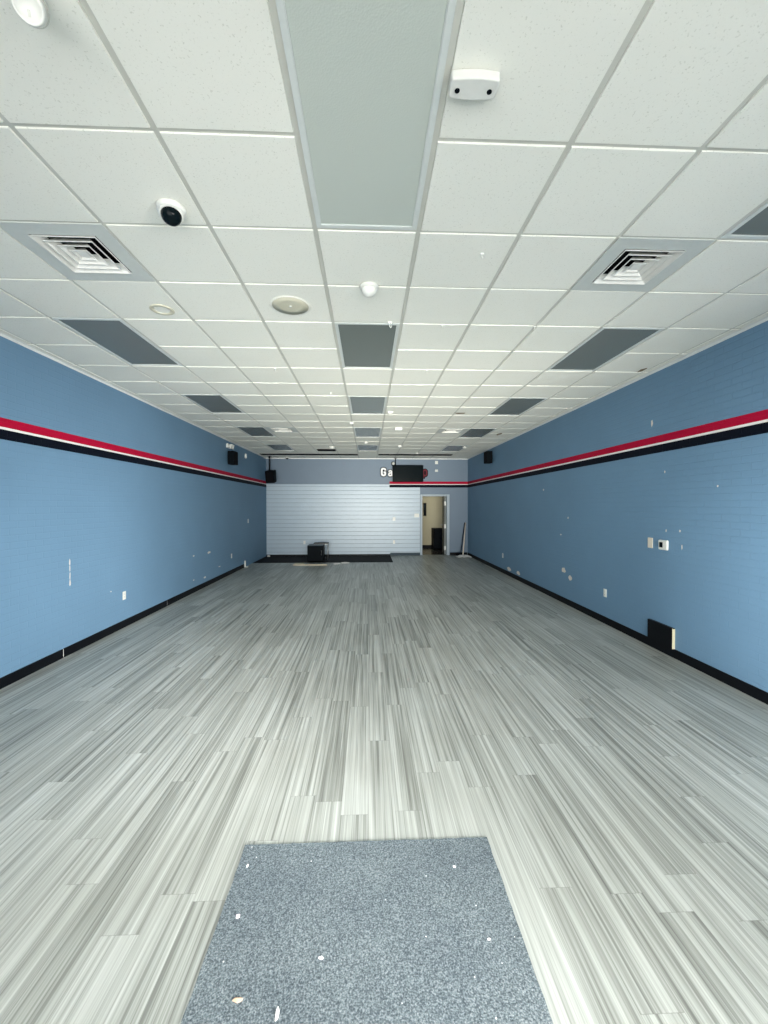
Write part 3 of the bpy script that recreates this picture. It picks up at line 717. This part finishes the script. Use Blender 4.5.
# ------------------------------------------------------------------ things at the back of the floor
w = MB(); w.box(XL+.002, .76, 12.32, YB-.014, 0, .004)
o = w.build('floor_covering', m_blackfloor); tag(o, 'wide black floor covering along the foot of the back wall', 'floor covering')
ZF = .004
t = thing('black_cabinet', (-1.59, 12.62, ZF), 'black box cabinet standing on the black floor by the back wall', 'cabinet')
w = MB(); w.box(-.235, .235, -.25, .25, .03, .495, bev=.006); w.build('body', m_blackplastic, t)
w = MB(); w.box(-.232, .232, -.272, -.252, .04, .488, bev=.004); d = w.build('door', m_blackplastic, t)
w = MB(); w.tube([(.19, -.272, .22), (.19, -.295, .22), (.19, -.295, .36), (.19, -.272, .36)], .006, 8); w.build('handle', m_metal, d)
w = MB(); w.box(-.237, .237, -.275, .252, .495, .503, bev=.002, seg=1); w.build('top', m_base_grey, t)
for x in (-.2, .2):
    for y in (-.21, .21):
        w = MB(); w.lathe([(0, 0), (.018, 0), (.016, .031), (0, .031)], 12, mtx=Matrix.Translation((x, y, 0))); w.build('foot', m_dark, t)
t = thing('side_stand', (-1.50, 13.10, ZF), 'thin metal stand with dark top just behind the black cabinet', 'stand')
w = MB(); w.box(-.22, .24, -.17, .17, .505, .522, bev=.002, seg=1); w.build('top', m_black, t)
w = MB(); w.box(-.21, .23, -.175, -.15, .480, .505); w.box(-.21, -.19, -.15, .15, .485, .505); w.box(.21, .23, -.15, .15, .485, .505); w.box(-.21, .23, .15, .165, .480, .505); w.build('rail', m_trim, t)
for x in (-.20, .22):
    for y in (-.16, .15):
        w = MB(); w.tube([(x, y, 0), (x, y, .505)], .010, 8); w.build('leg', m_metal, t)
w = MB(); w.box(-.48, .48, -.045, .045, 0, .022, bev=.002, seg=1)
o = w.build('wood_board', m_wood); o.location = (-1.665, 11.83, 0); o.rotation_euler = (0, 0, -.02); tag(o, 'pale raw wood strip lying on the floor in front of the black cabinet', 'board')
w = MB(); w.box(-.14, .14, -.16, .16, 0, .006)
o = w.build('cardboard_sheet', m_cream); o.location = (-2.02, 12.08, 0); o.rotation_euler = (0, 0, .1); tag(o, 'flat tan cardboard sheet behind the left end of the wood strip', 'cardboard')
def scrap(name, x, y, sx, sy, mat, label, seed, z=0, h=.012, cat='scrap'):
    q = random.Random(seed); w = MB(); n = 9
    vs = [w.b.verts.new((sx*math.cos(2*PI*i/n)*q.uniform(.5, 1), sy*math.sin(2*PI*i/n)*q.uniform(.5, 1), h*q.uniform(.05, .9))) for i in range(n)]
    c = w.b.verts.new((0, 0, h)); lo = [w.b.verts.new((v.co.x*.92, v.co.y*.92, 0)) for v in vs]
    for i in range(n):
        j = (i+1) % n; w.b.faces.new((vs[i], vs[j], c)); w.b.faces.new((lo[i], lo[j], vs[j], vs[i]))
    w.b.faces.new(lo[::-1])
    o = w.build(name, mat); o.location = (x, y, z); return tag(o, label, cat)
scrap('paper_scrap', -.93, 12.02, .16, .13, m_paper, 'white paper scrap right of the black cabinet, nearer one', 11, 0, .03)
scrap('paper_scrap', -.66, 12.20, .15, .09, m_paper, 'white paper scrap at the front edge of the black floor covering', 12, 0, .035)
scrap('paper_scrap', -3.33, 13.85, .07, .06, m_paper, 'white scrap in the back left corner of the room', 13, .004, .05)
# broom and mop in the right corner
t = thing('broom', (3.14, 13.72, 0), 'broom with dark handle leaning in the back right corner', 'broom')
w = MB(); w.tube([(0, 0, .10), (.185, .26, 1.12)], .013, 10); w.build('handle', m_blackplastic, t)
w = MB(); w.box(-.13, .13, -.03, .03, .085, .125, bev=.008); w.build('head', m_blackplastic, t)
w = MB()
for i in range(14):
    for j in range(3):
        x = -.12+.24*i/13; y = -.02+.02*j; w.tube([(x, y, .09), (x*1.12, y*1.3, 0.0)], [.009, .007], 5)
w.build('bristles', m_dark, t)
t = thing('mop', (3.14, 13.42, 0), 'string mop with cream pole and grey strands in the back right corner', 'mop')
w = MB(); w.tube([(0, 0, .06), (.215, .545, 1.12)], .019, 10); w.build('pole', m_pole, t)
w = MB(); q = random.Random(3); w.tube([(-.10, 0, .06), (.10, 0, .06)], .022, 8)
for i in range(60):
    a = q.uniform(0, 2*PI); L = q.uniform(.12, .40)
    x, y = L*math.cos(a)*.75, L*math.sin(a)*.45
    x0 = q.uniform(-.09, .09)
    x = min(x+x0, .27)
    w.tube([(x0, 0, .06), (x0+(x-x0)*.4, y*.4, .055+q.uniform(0, .015)), (x, y, .012)], [.012, .012, .010], 5)
w.build('mop_head', m_mopgrey, t)

# ------------------------------------------------------------------ entrance mat and the litter on it
w = MB(); q = random.Random(5); n = 46; ZM = .008
top = []
x0, x1, y0, y1 = -.615, .606, -.38, 2.052
edge = [(x0+(x1-x0)*i/n, y0) for i in range(n)]+[(x1, y0+(y1-y0)*i/n) for i in range(n)]+[(x1-(x1-x0)*i/n, y1) for i in range(n)]+[(x0, y1-(y1-y0)*i/n) for i in range(n)]
edge = [(a+q.uniform(-.0025, .0025), b+q.uniform(-.0025, .0025)) for a, b in edge]
w.prism(edge, ZM)
o = w.build('entrance_mat', m_carpet); tag(o, 'grey-blue carpet mat with white lint lying in the foreground', 'mat')
scrap('litter_scrap', -.538, 1.688, .012, .010, m_pink, 'crumpled pinkish white scrap near the left edge of the carpet mat', 21, ZM, .012)
scrap('litter_scrap', -.178, 1.520, .012, .006, m_paper, 'small white scrap left of the middle of the carpet mat', 22, ZM, .006)
scrap('litter_scrap', -.452, 1.400, .022, .012, m_leaf, 'tan and pink crumb near the lower left of the carpet mat', 23, ZM, .008)
scrap('litter_scrap', -.305, 1.352, .008, .028, m_paper, 'thin white strip at the bottom edge of the carpet mat', 24, ZM, .006)
scrap('litter_scrap', .472, 1.56, .010, .006, m_paper, 'small white scrap near the right edge of the carpet mat', 25, ZM, .006)
scrap('litter_scrap', .405, 1.885, .008, .007, m_paper, 'small white speck near the top right of the carpet mat', 26, ZM, .006)
scrap('litter_scrap', -.57, 1.93, .007, .011, m_paper, 'white thread by the top left edge of the carpet mat', 27, ZM, .005)
